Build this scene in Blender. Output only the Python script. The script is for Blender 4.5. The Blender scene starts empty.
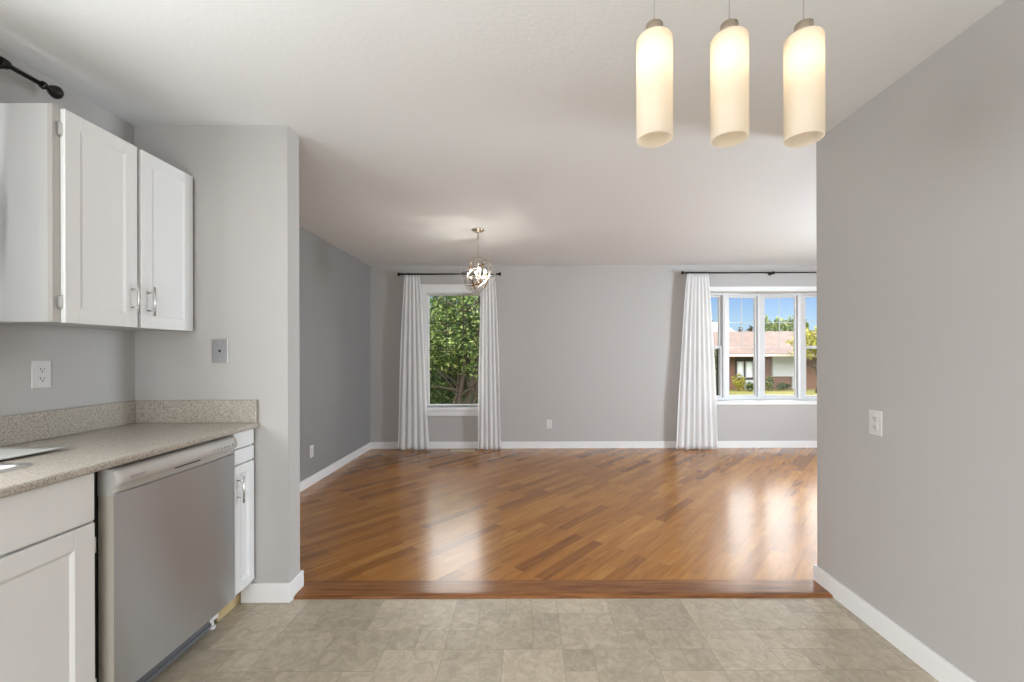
import bpy, bmesh, math, random
from mathutils import Matrix, Vector
random.seed(7)
PI = math.pi
S = bpy.context.scene
COL = S.collection

# ------------------------------------------------------------------ camera
CAMH = 1.268
cd = bpy.data.cameras.new('camera'); cam = bpy.data.objects.new('camera', cd); COL.objects.link(cam)
cam.location = (0, 0, CAMH); cam.rotation_euler = (PI/2, math.radians(.15), 0)
cd.sensor_width = 36; cd.sensor_fit = 'HORIZONTAL'; cd.lens = 430/1024*36
cd.shift_x = -14/1024; cd.shift_y = 12.6/1024; cd.clip_start = 0.02; cd.clip_end = 400
S.camera = cam

# ------------------------------------------------------------------ exposure
S.view_settings.view_transform = 'Standard'; S.view_settings.look = 'None'
S.view_settings.gamma = 1; S.view_settings.exposure = 0.0
S.view_settings.use_curve_mapping = False
S.cycles.max_bounces = 10; S.cycles.diffuse_bounces = 6; S.cycles.glossy_bounces = 4
S.cycles.transmission_bounces = 8; S.cycles.transparent_max_bounces = 12
S.cycles.sample_clamp_indirect = 6.0
S.cycles.caustics_reflective = False; S.cycles.caustics_refractive = False

# ------------------------------------------------------------------ sky
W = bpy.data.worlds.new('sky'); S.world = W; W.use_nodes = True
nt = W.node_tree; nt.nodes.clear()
tc = nt.nodes.new('ShaderNodeTexCoord'); sx = nt.nodes.new('ShaderNodeSeparateXYZ')
nt.links.new(tc.outputs['Generated'], sx.inputs[0])
mr = nt.nodes.new('ShaderNodeMapRange'); mr.inputs[1].default_value = -1; mr.inputs[2].default_value = 1
nt.links.new(sx.outputs['Z'], mr.inputs[0])
rp = nt.nodes.new('ShaderNodeValToRGB'); cr = rp.color_ramp
def setramp(cr, stops):
    while len(cr.elements) > 1: cr.elements.remove(cr.elements[-1])
    cr.elements[0].position = stops[0][0]; cr.elements[0].color = (*stops[0][1], 1)
    for p, c in stops[1:]:
        e = cr.elements.new(p); e.color = (*c, 1)
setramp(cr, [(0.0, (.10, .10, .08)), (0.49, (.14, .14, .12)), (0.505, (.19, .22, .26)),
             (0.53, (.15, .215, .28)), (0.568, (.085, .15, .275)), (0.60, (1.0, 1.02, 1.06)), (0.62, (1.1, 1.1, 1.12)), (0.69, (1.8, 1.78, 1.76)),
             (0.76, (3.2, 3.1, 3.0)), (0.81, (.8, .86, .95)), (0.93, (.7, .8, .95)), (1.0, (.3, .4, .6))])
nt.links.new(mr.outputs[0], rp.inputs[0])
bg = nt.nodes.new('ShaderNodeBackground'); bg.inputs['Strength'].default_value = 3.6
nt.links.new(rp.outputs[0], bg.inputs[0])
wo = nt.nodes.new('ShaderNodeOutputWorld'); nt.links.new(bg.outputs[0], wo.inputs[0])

# ------------------------------------------------------------------ sun, kitchen window daylight, and two added fill lamps out of shot
def lamp(name, kind, loc, rot, energy, color=(1, 1, 1), size=None):
    l = bpy.data.lights.new(name, kind); l.energy = energy; l.color = color
    o = bpy.data.objects.new(name, l); COL.objects.link(o); o.location = loc; o.rotation_euler = rot
    if kind == 'AREA': l.shape = 'RECTANGLE'; l.size, l.size_y = size
    return o
sun = lamp('sun', 'SUN', (10, -10, 20), (0, 0, 0), 1.2, (1, .94, .84))
sun.data.angle = math.radians(1.0)
sun.rotation_euler = Vector((-.45, .75, -.95)).to_track_quat('-Z', 'Y').to_euler()
lamp('fill_light_rear', 'AREA', (-.1, -2.64, 1.05), (PI/2, 0, 0), 104, (.96, .985, 1), (2.2, 1.9))  # added fill from behind the camera, in an opening cut for it
lamp('daylight_kitchen_window', 'AREA', (-2.10, .35, 1.60), (PI/2, 0, -PI/2), 60, (.95, .98, 1), (1.5, .95))
lamp('fill_light_living', 'AREA', (4.98, 2.9, 1.35), (PI/2, 0, PI/2), 200, (.80, .91, 1), (.85, 1.5))  # added fill from the unseen right side, in an opening cut for it

# ------------------------------------------------------------------ material helpers
def mat(name, color=(.8, .8, .8), rough=.5, metal=0.0, spec=.5, **kw):
    m = bpy.data.materials.new(name); m.use_nodes = True
    b = m.node_tree.nodes['Principled BSDF']
    b.inputs['Base Color'].default_value = (*color, 1); b.inputs['Roughness'].default_value = rough
    b.inputs['Metallic'].default_value = metal; b.inputs['Specular IOR Level'].default_value = spec
    for k, v in kw.items(): b.inputs[k.replace('_', ' ')].default_value = v
    return m
def N(m, t, **kw):
    n = m.node_tree.nodes.new('ShaderNode' + t)
    for k, v in kw.items(): setattr(n, k, v)
    return n
def L(m, a, b): m.node_tree.links.new(a, b)
def bsdf(m): return m.node_tree.nodes['Principled BSDF']
def add_bump(m, scale, strength, dist=.002, detail=3, stretch=None, rough=.55):
    co = N(m, 'TexCoord'); n = N(m, 'TexNoise'); n.inputs['Scale'].default_value = scale
    n.inputs['Detail'].default_value = detail; n.inputs['Roughness'].default_value = rough
    v = co.outputs['Object']
    if stretch:
        mp = N(m, 'Mapping'); mp.inputs['Scale'].default_value = stretch; L(m, v, mp.inputs[0]); v = mp.outputs[0]
    L(m, v, n.inputs['Vector'])
    b = N(m, 'Bump'); b.inputs['Strength'].default_value = strength; b.inputs['Distance'].default_value = dist
    L(m, n.outputs[0], b.inputs['Height']); L(m, b.outputs[0], bsdf(m).inputs['Normal'])
    return n
def noise_color(m, scale, stops, detail=4, stretch=None, rough=.6):
    co = N(m, 'TexCoord'); n = N(m, 'TexNoise'); n.inputs['Scale'].default_value = scale
    n.inputs['Detail'].default_value = detail; n.inputs['Roughness'].default_value = rough
    v = co.outputs['Object']
    if stretch:
        mp = N(m, 'Mapping'); mp.inputs['Scale'].default_value = stretch; L(m, v, mp.inputs[0]); v = mp.outputs[0]
    L(m, v, n.inputs['Vector'])
    r = N(m, 'ValToRGB'); setramp(r.color_ramp, stops); L(m, n.outputs[0], r.inputs[0])
    L(m, r.outputs[0], bsdf(m).inputs['Base Color'])
    return r

M = {}
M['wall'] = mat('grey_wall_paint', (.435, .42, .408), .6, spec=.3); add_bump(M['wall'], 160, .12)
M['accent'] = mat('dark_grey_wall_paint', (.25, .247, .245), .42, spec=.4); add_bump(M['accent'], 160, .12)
M['ceiling'] = mat('textured_ceiling_paint', (.765, .78, .79), .85, spec=.2)
n_ = add_bump(M['ceiling'], 55, .22, .004, 5)
M['trim'] = mat('white_trim_paint', (.74, .74, .74), .35)
M['vinyl_frame'] = mat('white_vinyl', (.62, .62, .625), .35)
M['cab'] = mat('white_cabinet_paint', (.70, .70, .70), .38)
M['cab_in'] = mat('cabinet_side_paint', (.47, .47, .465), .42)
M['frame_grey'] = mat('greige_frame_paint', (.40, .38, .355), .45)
M['steel'] = mat('brushed_nickel', (.62, .61, .59), .32, 1.0)
M['chrome'] = mat('polished_nickel', (.78, .72, .64), .15, 1.0)
M['satin_bronze'] = mat('satin_bronze', (.45, .36, .27), .45, 1.0)
M['bronze'] = mat('dark_bronze', (.022, .019, .017), .35, .6)
M['dark_knob'] = mat('dark_slot', (.012, .012, .012), .5)
M['plate'] = mat('white_plastic_plate', (.60, .59, .58), .35)
M['plate_metal'] = mat('grey_metal_plate', (.42, .42, .43), .35, .7)
M['vent'] = mat('beige_vent_enamel', (.66, .55, .38), .4)
M['toe'] = mat('beige_toe_kick', (.50, .38, .20), .6)
M['black'] = mat('black_plastic', (.012, .012, .013), .45)
M['toe_plate'] = mat('charcoal_toe_plate', (.15, .16, .175), .4)
M['fascia'] = mat('grey_satin_panel', (.50, .485, .465), .38, .25)
M['mark'] = mat('printed_grey_mark', (.26, .25, .25), .5)
M['board'] = mat('pale_grey_board', (.56, .57, .55), .35)

# stainless door, vertical brushing
m = M['stainless'] = mat('stainless_steel', (.57, .59, .60), .36, 1.0)
bsdf(m).inputs['Anisotropic'].default_value = 1.0; bsdf(m).inputs['Anisotropic Rotation'].default_value = .25
tg = N(m, 'Tangent'); tg.direction_type = 'RADIAL'; tg.axis = 'Z'; L(m, tg.outputs[0], bsdf(m).inputs['Tangent'])
m = M['sink_steel'] = mat('sink_steel', (.82, .82, .82), .3, 1.0)

# countertop: speckled laminate
m = M['counter'] = mat('speckled_laminate_counter', (.4, .37, .32), .3)
noise_color(m, 170, [(.30, (.13, .11, .09)), (.42, (.32, .28, .235)), (.55, (.40, .37, .32)), (.68, (.50, .465, .41)), (.8, (.58, .54, .48))], 2, None, .7)

# laminate wood floor laid on the diagonal
m = M['wood'] = mat('oak_laminate', (.4, .2, .08), .21, spec=.5)
co = N(m, 'TexCoord'); mp = N(m, 'Mapping'); mp.inputs['Rotation'].default_value = (0, 0, -math.radians(49))
L(m, co.outputs['Object'], mp.inputs[0])
bk = N(m, 'TexBrick'); bk.offset = .37; bk.offset_frequency = 2; bk.squash = 1
bk.inputs['Color1'].default_value = (0, 0, 0, 1); bk.inputs['Color2'].default_value = (1, 1, 1, 1); bk.inputs['Mortar'].default_value = (.5, .5, .5, 1)
bk.inputs['Scale'].default_value = 1; bk.inputs['Mortar Size'].default_value = .0006; bk.inputs['Mortar Smooth'].default_value = .1
bk.inputs['Bias'].default_value = 0; bk.inputs['Brick Width'].default_value = .62; bk.inputs['Row Height'].default_value = .078
L(m, mp.outputs[0], bk.inputs['Vector'])
off = N(m, 'VectorMath', operation='SCALE'); L(m, bk.outputs['Color'], off.inputs[0]); off.inputs['Scale'].default_value = 37
ad = N(m, 'VectorMath', operation='ADD'); L(m, mp.outputs[0], ad.inputs[0]); L(m, off.outputs[0], ad.inputs[1])
st = N(m, 'Mapping'); st.inputs['Scale'].default_value = (2.2, 26, 1); L(m, ad.outputs[0], st.inputs[0])
gn = N(m, 'TexNoise'); gn.inputs['Scale'].default_value = 1.6; gn.inputs['Detail'].default_value = 6; gn.inputs['Distortion'].default_value = .8
L(m, st.outputs[0], gn.inputs['Vector'])
rb = N(m, 'ValToRGB'); setramp(rb.color_ramp, [(0, (.22, .080, .014)), (.12, (.295, .114, .020)), (.5, (.355, .146, .027)), (1, (.42, .19, .040))])
bw = N(m, 'SeparateColor'); L(m, bk.outputs['Color'], bw.inputs[0]); L(m, bw.outputs[0], rb.inputs[0])
rg = N(m, 'ValToRGB'); setramp(rg.color_ramp, [(.28, (.66, .60, .54)), (.5, (.92, .91, .90)), (.72, (1.1, 1.1, 1.1))]); L(m, gn.outputs[0], rg.inputs[0])
mx = N(m, 'Mix', data_type='RGBA', blend_type='MULTIPLY'); mx.inputs[0].default_value = 1
L(m, rb.outputs[0], mx.inputs[6]); L(m, rg.outputs[0], mx.inputs[7])
ms = N(m, 'Mix', data_type='RGBA'); L(m, bk.outputs['Fac'], ms.inputs[0]); L(m, mx.outputs[2], ms.inputs[6]); ms.inputs[7].default_value = (.20, .09, .035, 1)
L(m, ms.outputs[2], bsdf(m).inputs['Base Color'])

# wood threshold (grain along x)
m = M['threshold'] = mat('wood_threshold', (.35, .15, .05), .22)
noise_color(m, 6, [(.3, (.10, .034, .010)), (.48, (.20, .076, .021)), (.7, (.28, .118, .036))], 6, (.6, 8, 8))

# vinyl tiles
m = M['vinyl'] = mat('stone_vinyl_tile', (.4, .37, .3), .33, spec=.45)
at = N(m, 'Attribute', attribute_name='tint'); co = N(m, 'TexCoord')
of2 = N(m, 'VectorMath', operation='SCALE'); L(m, at.outputs['Vector'], of2.inputs[0]); of2.inputs['Scale'].default_value = 50
ad2 = N(m, 'VectorMath', operation='ADD'); L(m, co.outputs['Object'], ad2.inputs[0]); L(m, of2.outputs[0], ad2.inputs[1])
vn = N(m, 'TexNoise'); vn.inputs['Scale'].default_value = 19; vn.inputs['Detail'].default_value = 8; vn.inputs['Distortion'].default_value = 1.1; vn.inputs['Roughness'].default_value = .62
L(m, ad2.outputs[0], vn.inputs['Vector'])
vr = N(m, 'ValToRGB'); setramp(vr.color_ramp, [(.28, (.37, .315, .235)), (.47, (.45, .39, .30)), (.55, (.49, .43, .335)), (.72, (.56, .50, .405))])
L(m, vn.outputs[0], vr.inputs[0])
sp_ = N(m, 'SeparateXYZ'); L(m, at.outputs['Vector'], sp_.inputs[0])
mr2 = N(m, 'MapRange'); mr2.inputs[3].default_value = .82; mr2.inputs[4].default_value = 1.03; L(m, sp_.outputs[0], mr2.inputs[0])
vm = N(m, 'VectorMath', operation='SCALE'); L(m, vr.outputs[0], vm.inputs[0]); L(m, mr2.outputs[0], vm.inputs['Scale'])
L(m, vm.outputs[0], bsdf(m).inputs['Base Color'])
vb = N(m, 'Bump'); vb.inputs['Strength'].default_value = .18; vb.inputs['Distance'].default_value = .002; L(m, vn.outputs[0], vb.inputs['Height']); L(m, vb.outputs[0], bsdf(m).inputs['Normal'])
M['grout'] = mat('vinyl_joint', (.30, .265, .21), .5)

# sheer curtain fabric
m = M['sheer'] = mat('white_sheer_fabric', (.88, .88, .88), .9, spec=.1)
tr = N(m, 'BsdfTranslucent'); tr.inputs[0].default_value = (.91, .91, .91, 1)
mxs = N(m, 'MixShader'); mxs.inputs[0].default_value = .5
out = m.node_tree.nodes['Material Output']; L(m, bsdf(m).outputs[0], mxs.inputs[1]); L(m, tr.outputs[0], mxs.inputs[2]); L(m, mxs.outputs[0], out.inputs[0])

# frosted shade
m = M['frosted'] = mat('frosted_glass', (.92, .88, .81), .35, spec=.4)
tr = N(m, 'BsdfTranslucent'); tr.inputs[0].default_value = (.97, .91, .81, 1)
mxs = N(m, 'MixShader'); mxs.inputs[0].default_value = .72
tp = N(m, 'BsdfTransparent'); mx2 = N(m, 'MixShader'); mx2.inputs[0].default_value = .05
out = m.node_tree.nodes['Material Output']; L(m, bsdf(m).outputs[0], mxs.inputs[1]); L(m, tr.outputs[0], mxs.inputs[2])
L(m, mxs.outputs[0], mx2.inputs[1]); L(m, tp.outputs[0], mx2.inputs[2]); L(m, mx2.outputs[0], out.inputs[0])
def emit(name, col, s):
    m = mat(name, col, .4); b = bsdf(m); b.inputs['Emission Color'].default_value = (*col, 1); b.inputs['Emission Strength'].default_value = s
    return m
M['bulb'] = emit('warm_bulb', (1, .86, .66), 6)
M['candle'] = emit('candle_bulb', (1, .92, .82), 800)

# window glass: clear pane with fresnel reflection
m = M['glass'] = bpy.data.materials.new('window_glass'); m.use_nodes = True
m.node_tree.nodes.remove(bsdf(m)); out = m.node_tree.nodes['Material Output']
tp = N(m, 'BsdfTransparent'); tp.inputs[0].default_value = (.97, .98, .975, 1); gl = N(m, 'BsdfGlossy'); gl.inputs['Roughness'].default_value = .02
fr = N(m, 'Fresnel'); fr.inputs[0].default_value = 1.3
mxs = N(m, 'MixShader'); L(m, fr.outputs[0], mxs.inputs[0]); L(m, tp.outputs[0], mxs.inputs[1]); L(m, gl.outputs[0], mxs.inputs[2]); L(m, mxs.outputs[0], out.inputs[0])
M['crystal'] = mat('crystal', (1, .98, .95), .03, Transmission_Weight=1.0, IOR=1.5)
M['grille'] = mat('dark_grille', (.05, .035, .025), .5)

# outdoors
def leafmat(name, stops, transl=.35):
    m = mat(name, stops[0][1], .55, spec=.3)
    g = N(m, 'NewGeometry'); r = N(m, 'ValToRGB'); setramp(r.color_ramp, stops)
    L(m, g.outputs['Random Per Island'], r.inputs[0]); L(m, r.outputs[0], bsdf(m).inputs['Base Color'])
    tr = N(m, 'BsdfTranslucent'); L(m, r.outputs[0], tr.inputs[0]); mxs = N(m, 'MixShader'); mxs.inputs[0].default_value = transl
    out = m.node_tree.nodes['Material Output']; L(m, bsdf(m).outputs[0], mxs.inputs[1]); L(m, tr.outputs[0], mxs.inputs[2]); L(m, mxs.outputs[0], out.inputs[0])
    return m
M['leaf'] = leafmat('green_leaves', [(0, (.02, .045, .012)), (.45, (.07, .12, .03)), (.8, (.22, .30, .07)), (1, (.52, .54, .24))])  # sunlit and shaded leaf tones put into the colour, random per leaf
M['leaf_dark'] = leafmat('dark_leaves', [(0, (.03, .055, .016)), (.6, (.075, .115, .035)), (1, (.14, .19, .06))])
M['leaf_yellow'] = leafmat('yellow_leaves', [(0, (.22, .22, .03)), (.5, (.42, .40, .06)), (1, (.60, .52, .14))])
M['leaf_far'] = leafmat('far_leaves', [(0, (.10, .16, .04)), (.6, (.22, .29, .08)), (1, (.42, .46, .20))])
M['leaf_conifer'] = leafmat('conifer_leaves', [(0, (.05, .06, .035)), (1, (.13, .12, .07))])
M['bark'] = mat('bark', (.05, .035, .025), .9)
m = M['lawn'] = mat('dry_lawn', (.45, .42, .15), .95, spec=.1)
noise_color(m, .7, [(.3, (.18, .18, .055)), (.55, (.30, .265, .09)), (.75, (.36, .305, .14))], 6)
m = M['roof'] = mat('brown_roof_shingles', (.5, .3, .22), .9, spec=.1)
noise_color(m, 3, [(.3, (.19, .132, .108)), (.7, (.27, .195, .163))], 5)
M['roof_pale'] = mat('pale_pink_roof', (.50, .40, .36), .9, spec=.1)
M['siding'] = mat('pale_siding', (.48, .49, .50), .7)
M['brick'] = mat('red_brick', (.17, .09, .06), .85)
M['recess_shade'] = mat('recess_shade_panel', (.05, .045, .045), .8)
M['fascia_white'] = mat('white_fascia', (.70, .60, .52), .6)
M['house_pane'] = mat('house_pane', (.72, .78, .80), .3)
M['exterior'] = mat('exterior_stucco', (.5, .48, .45), .9)

# ------------------------------------------------------------------ mesh helpers
FR = {}          # root name -> world matrix of the thing's frame
class MB:
    def __init__(s): s.bm = bmesh.new()
    def box(s, x0, x1, y0, y1, z0, z1, mi=0, R=None):
        c = [(x, y, z) for x in (x0, x1) for y in (y0, y1) for z in (z0, z1)]
        v = [s.bm.verts.new(R @ Vector(p) if R else p) for p in c]
        for f in ((0,1,3,2), (4,6,7,5), (0,4,5,1), (2,3,7,6), (0,2,6,4), (1,5,7,3)):
            fc = s.bm.faces.new([v[i] for i in f]); fc.material_index = mi
        return s
    def prism(s, pts, axis, a, b):
        """polygon pts (2D) extruded along axis 'x','y','z' from a to b"""
        def P(p, t): return {'x': (t, p[0], p[1]), 'y': (p[0], t, p[1]), 'z': (p[0], p[1], t)}[axis]
        A = [s.bm.verts.new(P(p, a)) for p in pts]; B = [s.bm.verts.new(P(p, b)) for p in pts]
        n = len(pts)
        s.bm.faces.new(A); s.bm.faces.new(B[::-1])
        for i in range(n): s.bm.faces.new((A[i], B[i], B[(i+1) % n], A[(i+1) % n]))
        return s
    def tube(s, pts, r, n=10, cap=True, closed=False):
        pts = [Vector(p) for p in pts]; rs = r if isinstance(r, (list, tuple)) else [r]*len(pts)
        rings = []; up = None
        for i, p in enumerate(pts):
            if closed: d = pts[(i+1) % len(pts)]-pts[i-1]
            else: d = pts[min(i+1, len(pts)-1)]-pts[max(i-1, 0)]
            d.normalize()
            if up is None: up = Vector((0, 0, 1)) if abs(d.z) < .9 else Vector((1, 0, 0))
            a = d.cross(up); a.normalize(); b = d.cross(a);
            rings.append([s.bm.verts.new(p + (a*math.cos(2*PI*k/n) + b*math.sin(2*PI*k/n))*rs[i]) for k in range(n)])
        m = len(rings)
        for i in range(m if closed else m-1):
            A, B = rings[i], rings[(i+1) % m]
            for k in range(n): 
                f = s.bm.faces.new((A[k], A[(k+1) % n], B[(k+1) % n], B[k])); f.smooth = True
        if cap and not closed: s.bm.faces.new(rings[0][::-1]); s.bm.faces.new(rings[-1])
        return s
    def lathe(s, prof, c=(0, 0, 0), n=24, R=None, smooth=True):
        """prof: (radius, height) pairs about z through c"""
        c = Vector(c); rings = []
        for r, h in prof:
            if r < 1e-6: p = Vector((0, 0, h)); rings.append([s.bm.verts.new((R @ p if R else p)+c)])
            else:
                rr = []
                for k in range(n):
                    p = Vector((r*math.cos(2*PI*k/n), r*math.sin(2*PI*k/n), h)); rr.append(s.bm.verts.new((R @ p if R else p)+c))
                rings.append(rr)
        for A, B in zip(rings, rings[1:]):
            for k in range(n):
                a = [A[0]] if len(A) == 1 else [A[k], A[(k+1) % n]]
                b = [B[0]] if len(B) == 1 else [B[(k+1) % n], B[k]]
                if len(a)+len(b) >= 3:
                    f = s.bm.faces.new(a+b); f.smooth = smooth
        return s
    def build(s, name, ma, parent=None, origin=None, bevel=0, solid=0, sub=0, local=False, recalc=True):
        bm = s.bm
        if recalc: bmesh.ops.recalc_face_normals(bm, faces=bm.faces)
        T = None
        if parent is not None: T = FR[parent.name]
        elif origin is not None: T = Matrix.Translation(origin)
        if T is not None and not local: bm.transform(T.inverted())
        me = bpy.data.meshes.new(name); bm.to_mesh(me); bm.free()
        for x in (ma if isinstance(ma, (list, tuple)) else [ma]): me.materials.append(M[x] if isinstance(x, str) else x)
        o = bpy.data.objects.new(name, me); COL.objects.link(o)
        if parent is not None: o.parent = parent; FR[o.name] = FR[parent.name]
        else:
            if T is not None: o.matrix_world = T
            FR[o.name] = T if T is not None else Matrix.Identity(4)
        if solid: q = o.modifiers.new('thick', 'SOLIDIFY'); q.thickness = solid; q.offset = 0
        if bevel:
            q = o.modifiers.new('edge', 'BEVEL'); q.width = bevel; q.segments = 2; q.limit_method = 'ANGLE'; q.angle_limit = math.radians(40)
        if sub: q = o.modifiers.new('sub', 'SUBSURF'); q.levels = sub; q.render_levels = sub
        return o
def tag(o, label, cat, group=None):
    o['label'] = label; o['category'] = cat
    if group: o['group'] = group
    return o
def thing(name, loc, label, cat, group=None, rz=0):
    o = bpy.data.objects.new(name, None); COL.objects.link(o); o.location = loc; o.rotation_euler = (0, 0, rz); o.empty_display_size = .1
    FR[o.name] = Matrix.Translation(loc) @ Matrix.Rotation(rz, 4, 'Z')
    return tag(o, label, cat, group)
def struct(o): o['kind'] = 'structure'; return o
def copy_thing(root, loc, rz, label, group=None):
    def cp(o, p):
        c = o.copy(); COL.objects.link(c)
        if p is not None: c.parent = p
        for ch in o.children: cp(ch, c)
        return c
    kids = list(root.children)
    r = root.copy(); COL.objects.link(r); r.location = loc; r.rotation_euler = (0, 0, rz); r['label'] = label
    if group: r['group'] = group
    for k in kids: cp(k, r)
    return r
def wall(name, ma, axis, a0, a1, t0, t1, z0, z1, holes=()):
    """wall slab; axis 'x' runs along x (thickness in y), holes: (a0,a1,z0,z1)"""
    mb = MB(); A = sorted({a0, a1, *[h[0] for h in holes], *[h[1] for h in holes]}); Z = sorted({z0, z1, *[h[2] for h in holes], *[h[3] for h in holes]})
    bm = mb.bm; cache = {}
    def V(i, j, t):
        k = (i, j, t)
        if k not in cache: cache[k] = bm.verts.new((A[i], t, Z[j]) if axis == 'x' else (t, A[i], Z[j]))
        return cache[k]
    def solid(i, j):
        if i < 0 or j < 0 or i >= len(A)-1 or j >= len(Z)-1: return False
        ca, cz = (A[i]+A[i+1])/2, (Z[j]+Z[j+1])/2
        return not any(h[0] < ca < h[1] and h[2] < cz < h[3] for h in holes)
    for i in range(len(A)-1):
        for j in range(len(Z)-1):
            if not solid(i, j): continue
            for t in (t0, t1): bm.faces.new([V(i, j, t), V(i+1, j, t), V(i+1, j+1, t), V(i, j+1, t)])
            for di, dj, e in ((-1, 0, ((i, j), (i, j+1))), (1, 0, ((i+1, j), (i+1, j+1))), (0, -1, ((i, j), (i+1, j))), (0, 1, ((i, j+1), (i+1, j+1)))):
                if not solid(i+di, j+dj):
                    (p, q), (r, u) = e; bm.faces.new([V(p, q, t0), V(r, u, t0), V(r, u, t1), V(p, q, t1)])
    return struct(mb.build(name, ma))

# ================================================================== SETTING
H = 2.44
XL, XK, XR = -2.074, -2.006, 1.600           # living left wall, kitchen left wall, right wall
YS, YSB = 2.205, 2.318                        # partition front / back
XS = -1.221                                   # partition free end
YE = 2.366                                    # right wall end
YB = 5.72                                     # back wall
XE = 4.92                                     # living right wall
YK = -2.6                                     # kitchen rear wall
WX0, WX1, WZ0, WZ1 = -1.335, -.58, .56, 2.075  # window 1 rough opening
BX0, BX1, BZ0, BZ1 = 2.235, 4.268, .615, 2.102   # bow opening

wall('wall_back', 'wall', 'x', XL-.15, XE+.15, YB, YB+.15, -.1, H, [(WX0, WX1, WZ0, WZ1), (BX0, BX1, BZ0, BZ1)])
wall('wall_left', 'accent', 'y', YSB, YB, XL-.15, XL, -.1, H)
wall('wall_kitchen_left', 'wall', 'y', YK, YS, XK-.15, XK, -.1, H, [(-.4, 1.1, 1.12, 2.08)])
wall('wall_partition', 'wall', 'x', XL-.15, XS, YS, YSB, -.1, H)
wall('wall_right', 'wall', 'y', YK, YE, XR, XR+.115, -.1, H)
wall('wall_front', 'wall', 'x', XR+.115, XE, YE-.115, YE, -.1, H)
wall('wall_living_right', 'wall', 'y', YE-.115, YB, XE, XE+.15, -.1, H, [(2.475, 3.325, .6, 2.1)])  # opening added to hold the living fill lamp
wall('wall_rear', 'wall', 'x', XK-.15, XR+.115, YK-.15, YK, -.1, H, [(-1.2, 1.0, .1, 2.05)])  # opening added to hold the rear fill lamp
c_ = MB().box(XL-.2, XE+.2, YK-.2, YB+.5, H, H+.22); struct(c_.build('ceiling', 'ceiling'))

# kitchen vinyl floor
def vinyl():
    bm = bmesh.new(); lay = bm.loops.layers.float_color.new('tint'); u = .127
    x0, x1, y0, y1 = XK, XR, YK, YS+.02
    vs = [bm.verts.new(p) for p in ((x0-.05, y0-.05, -.0008), (x1+.05, y0-.05, -.0008), (x1+.05, y1, -.0008), (x0-.05, y1, -.0008))]
    f = bm.faces.new(vs); f.material_index = 1
    vs2 = [bm.verts.new(v.co + Vector((0, 0, -.05))) for v in vs]
    bm.faces.new(vs2[::-1]).material_index = 1
    for i in range(4): bm.faces.new((vs[i], vs2[i], vs2[(i+1) % 4], vs[(i+1) % 4])).material_index = 1
    nx, ny = int((x1-x0)/u)+1, int((y1-y0)/u)+1; used = set(); rnd = random.Random(3)
    for j in range(ny):
        for i in range(nx):
            if (i, j) in used: continue
            s = 1
            if rnd.random() < .40 and all((i+a, j+b) not in used for a in (0, 1) for b in (0, 1)): s = 2
            for a in range(s):
                for b in range(s): used.add((i+a, j+b))
            g = .0011
            xa, xb = x0+i*u+g, min(x0+(i+s)*u-g, x1+.03); ya, yb = y1-j*u-g, max(y1-(j+s)*u+g, y0-.03)
            if xb <= xa or ya <= yb: continue
            f = bm.faces.new([bm.verts.new(p) for p in ((xa, yb, 0), (xb, yb, 0), (xb, ya, 0), (xa, ya, 0))])
            t = (rnd.random(), rnd.random(), rnd.random(), 1)
            for l in f.loops: l[lay] = t
    me = bpy.data.meshes.new('floor_kitchen'); bm.to_mesh(me); bm.free()
    me.materials.append(M['vinyl']); me.materials.append(M['grout'])
    o = bpy.data.objects.new('floor_kitchen', me); COL.objects.link(o); return struct(o)
vinyl()
FZ = .010
fl = MB(); fl.prism([(XL-.05, YSB-.0), (XS, YSB), (XS, 2.34), (XR+.05, 2.34), (XR+.05, 2.3), (XE+.05, 2.3), (XE+.05, YB+.05), (XL-.05, YB+.05)], 'z', -.06, FZ)
struct(fl.build('floor_living', 'wood'))
# threshold strip: sloped reducer with rounded nose
th = MB(); th.prism([(2.225, -.01), (2.225, .004), (2.232, .010), (2.245, .0135), (2.258, .014), (2.38, .014), (2.384, .012), (2.384, -.01)], 'x', XS+.001, XR-.001)
struct(th.build('trim_1', 'threshold', bevel=.002))

def baseboard(name, segs):
    mb = MB()
    for b in segs: mb.box(*b)
    return struct(mb.build(name, 'trim', bevel=.003))
bh = .098; bt = .014
baseboard('baseboard_back', [(XL+bt, XE, YB-bt, YB, 0, bh)])
baseboard('baseboard_left', [(XL, XL+bt, YSB, YB, 0, bh)])
baseboard('baseboard_partition', [(-1.458, XS+bt, YS-bt, YS, 0, bh), (XS, XS+bt, YS, YSB, 0, bh), (XL, XS+bt, YSB, YSB+bt, 0, bh)])
baseboard('baseboard_right', [(XR-bt, XR, YK, YE, 0, bh), (XR-bt, XR+.115, YE, YE+bt, 0, bh)])

# ---- window 1 : casing, vinyl frame, pane, dark colonial grille
w1 = bpy.data.objects.new('window_1', None); COL.objects.link(w1); w1.location = ((WX0+WX1)/2, YB, WZ0); struct(w1)
FR['window_1'] = Matrix.Translation(w1.location)
def frame_boxes(mb, x0, x1, z0, z1, wx, wzb, wzt, y0, y1):
    mb.box(x0, x0+wx, y0, y1, z0, z1); mb.box(x1-wx, x1, y0, y1, z0, z1)
    mb.box(x0+wx, x1-wx, y0, y1, z0, z0+wzb); mb.box(x0+wx, x1-wx, y0, y1, z1-wzt, z1)
mb = MB(); frame_boxes(mb, WX0-.075, WX1+.075, WZ0-.005, WZ1+.115, .075, .005, .115, YB-.018, YB)
mb.build('casing', 'trim', w1, bevel=.002)
mb = MB(); mb.box(WX0-.075, WX1+.075, YB-.022, YB, WZ0-.115, WZ0-.045); mb.build('apron', 'trim', w1, bevel=.002)
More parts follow.
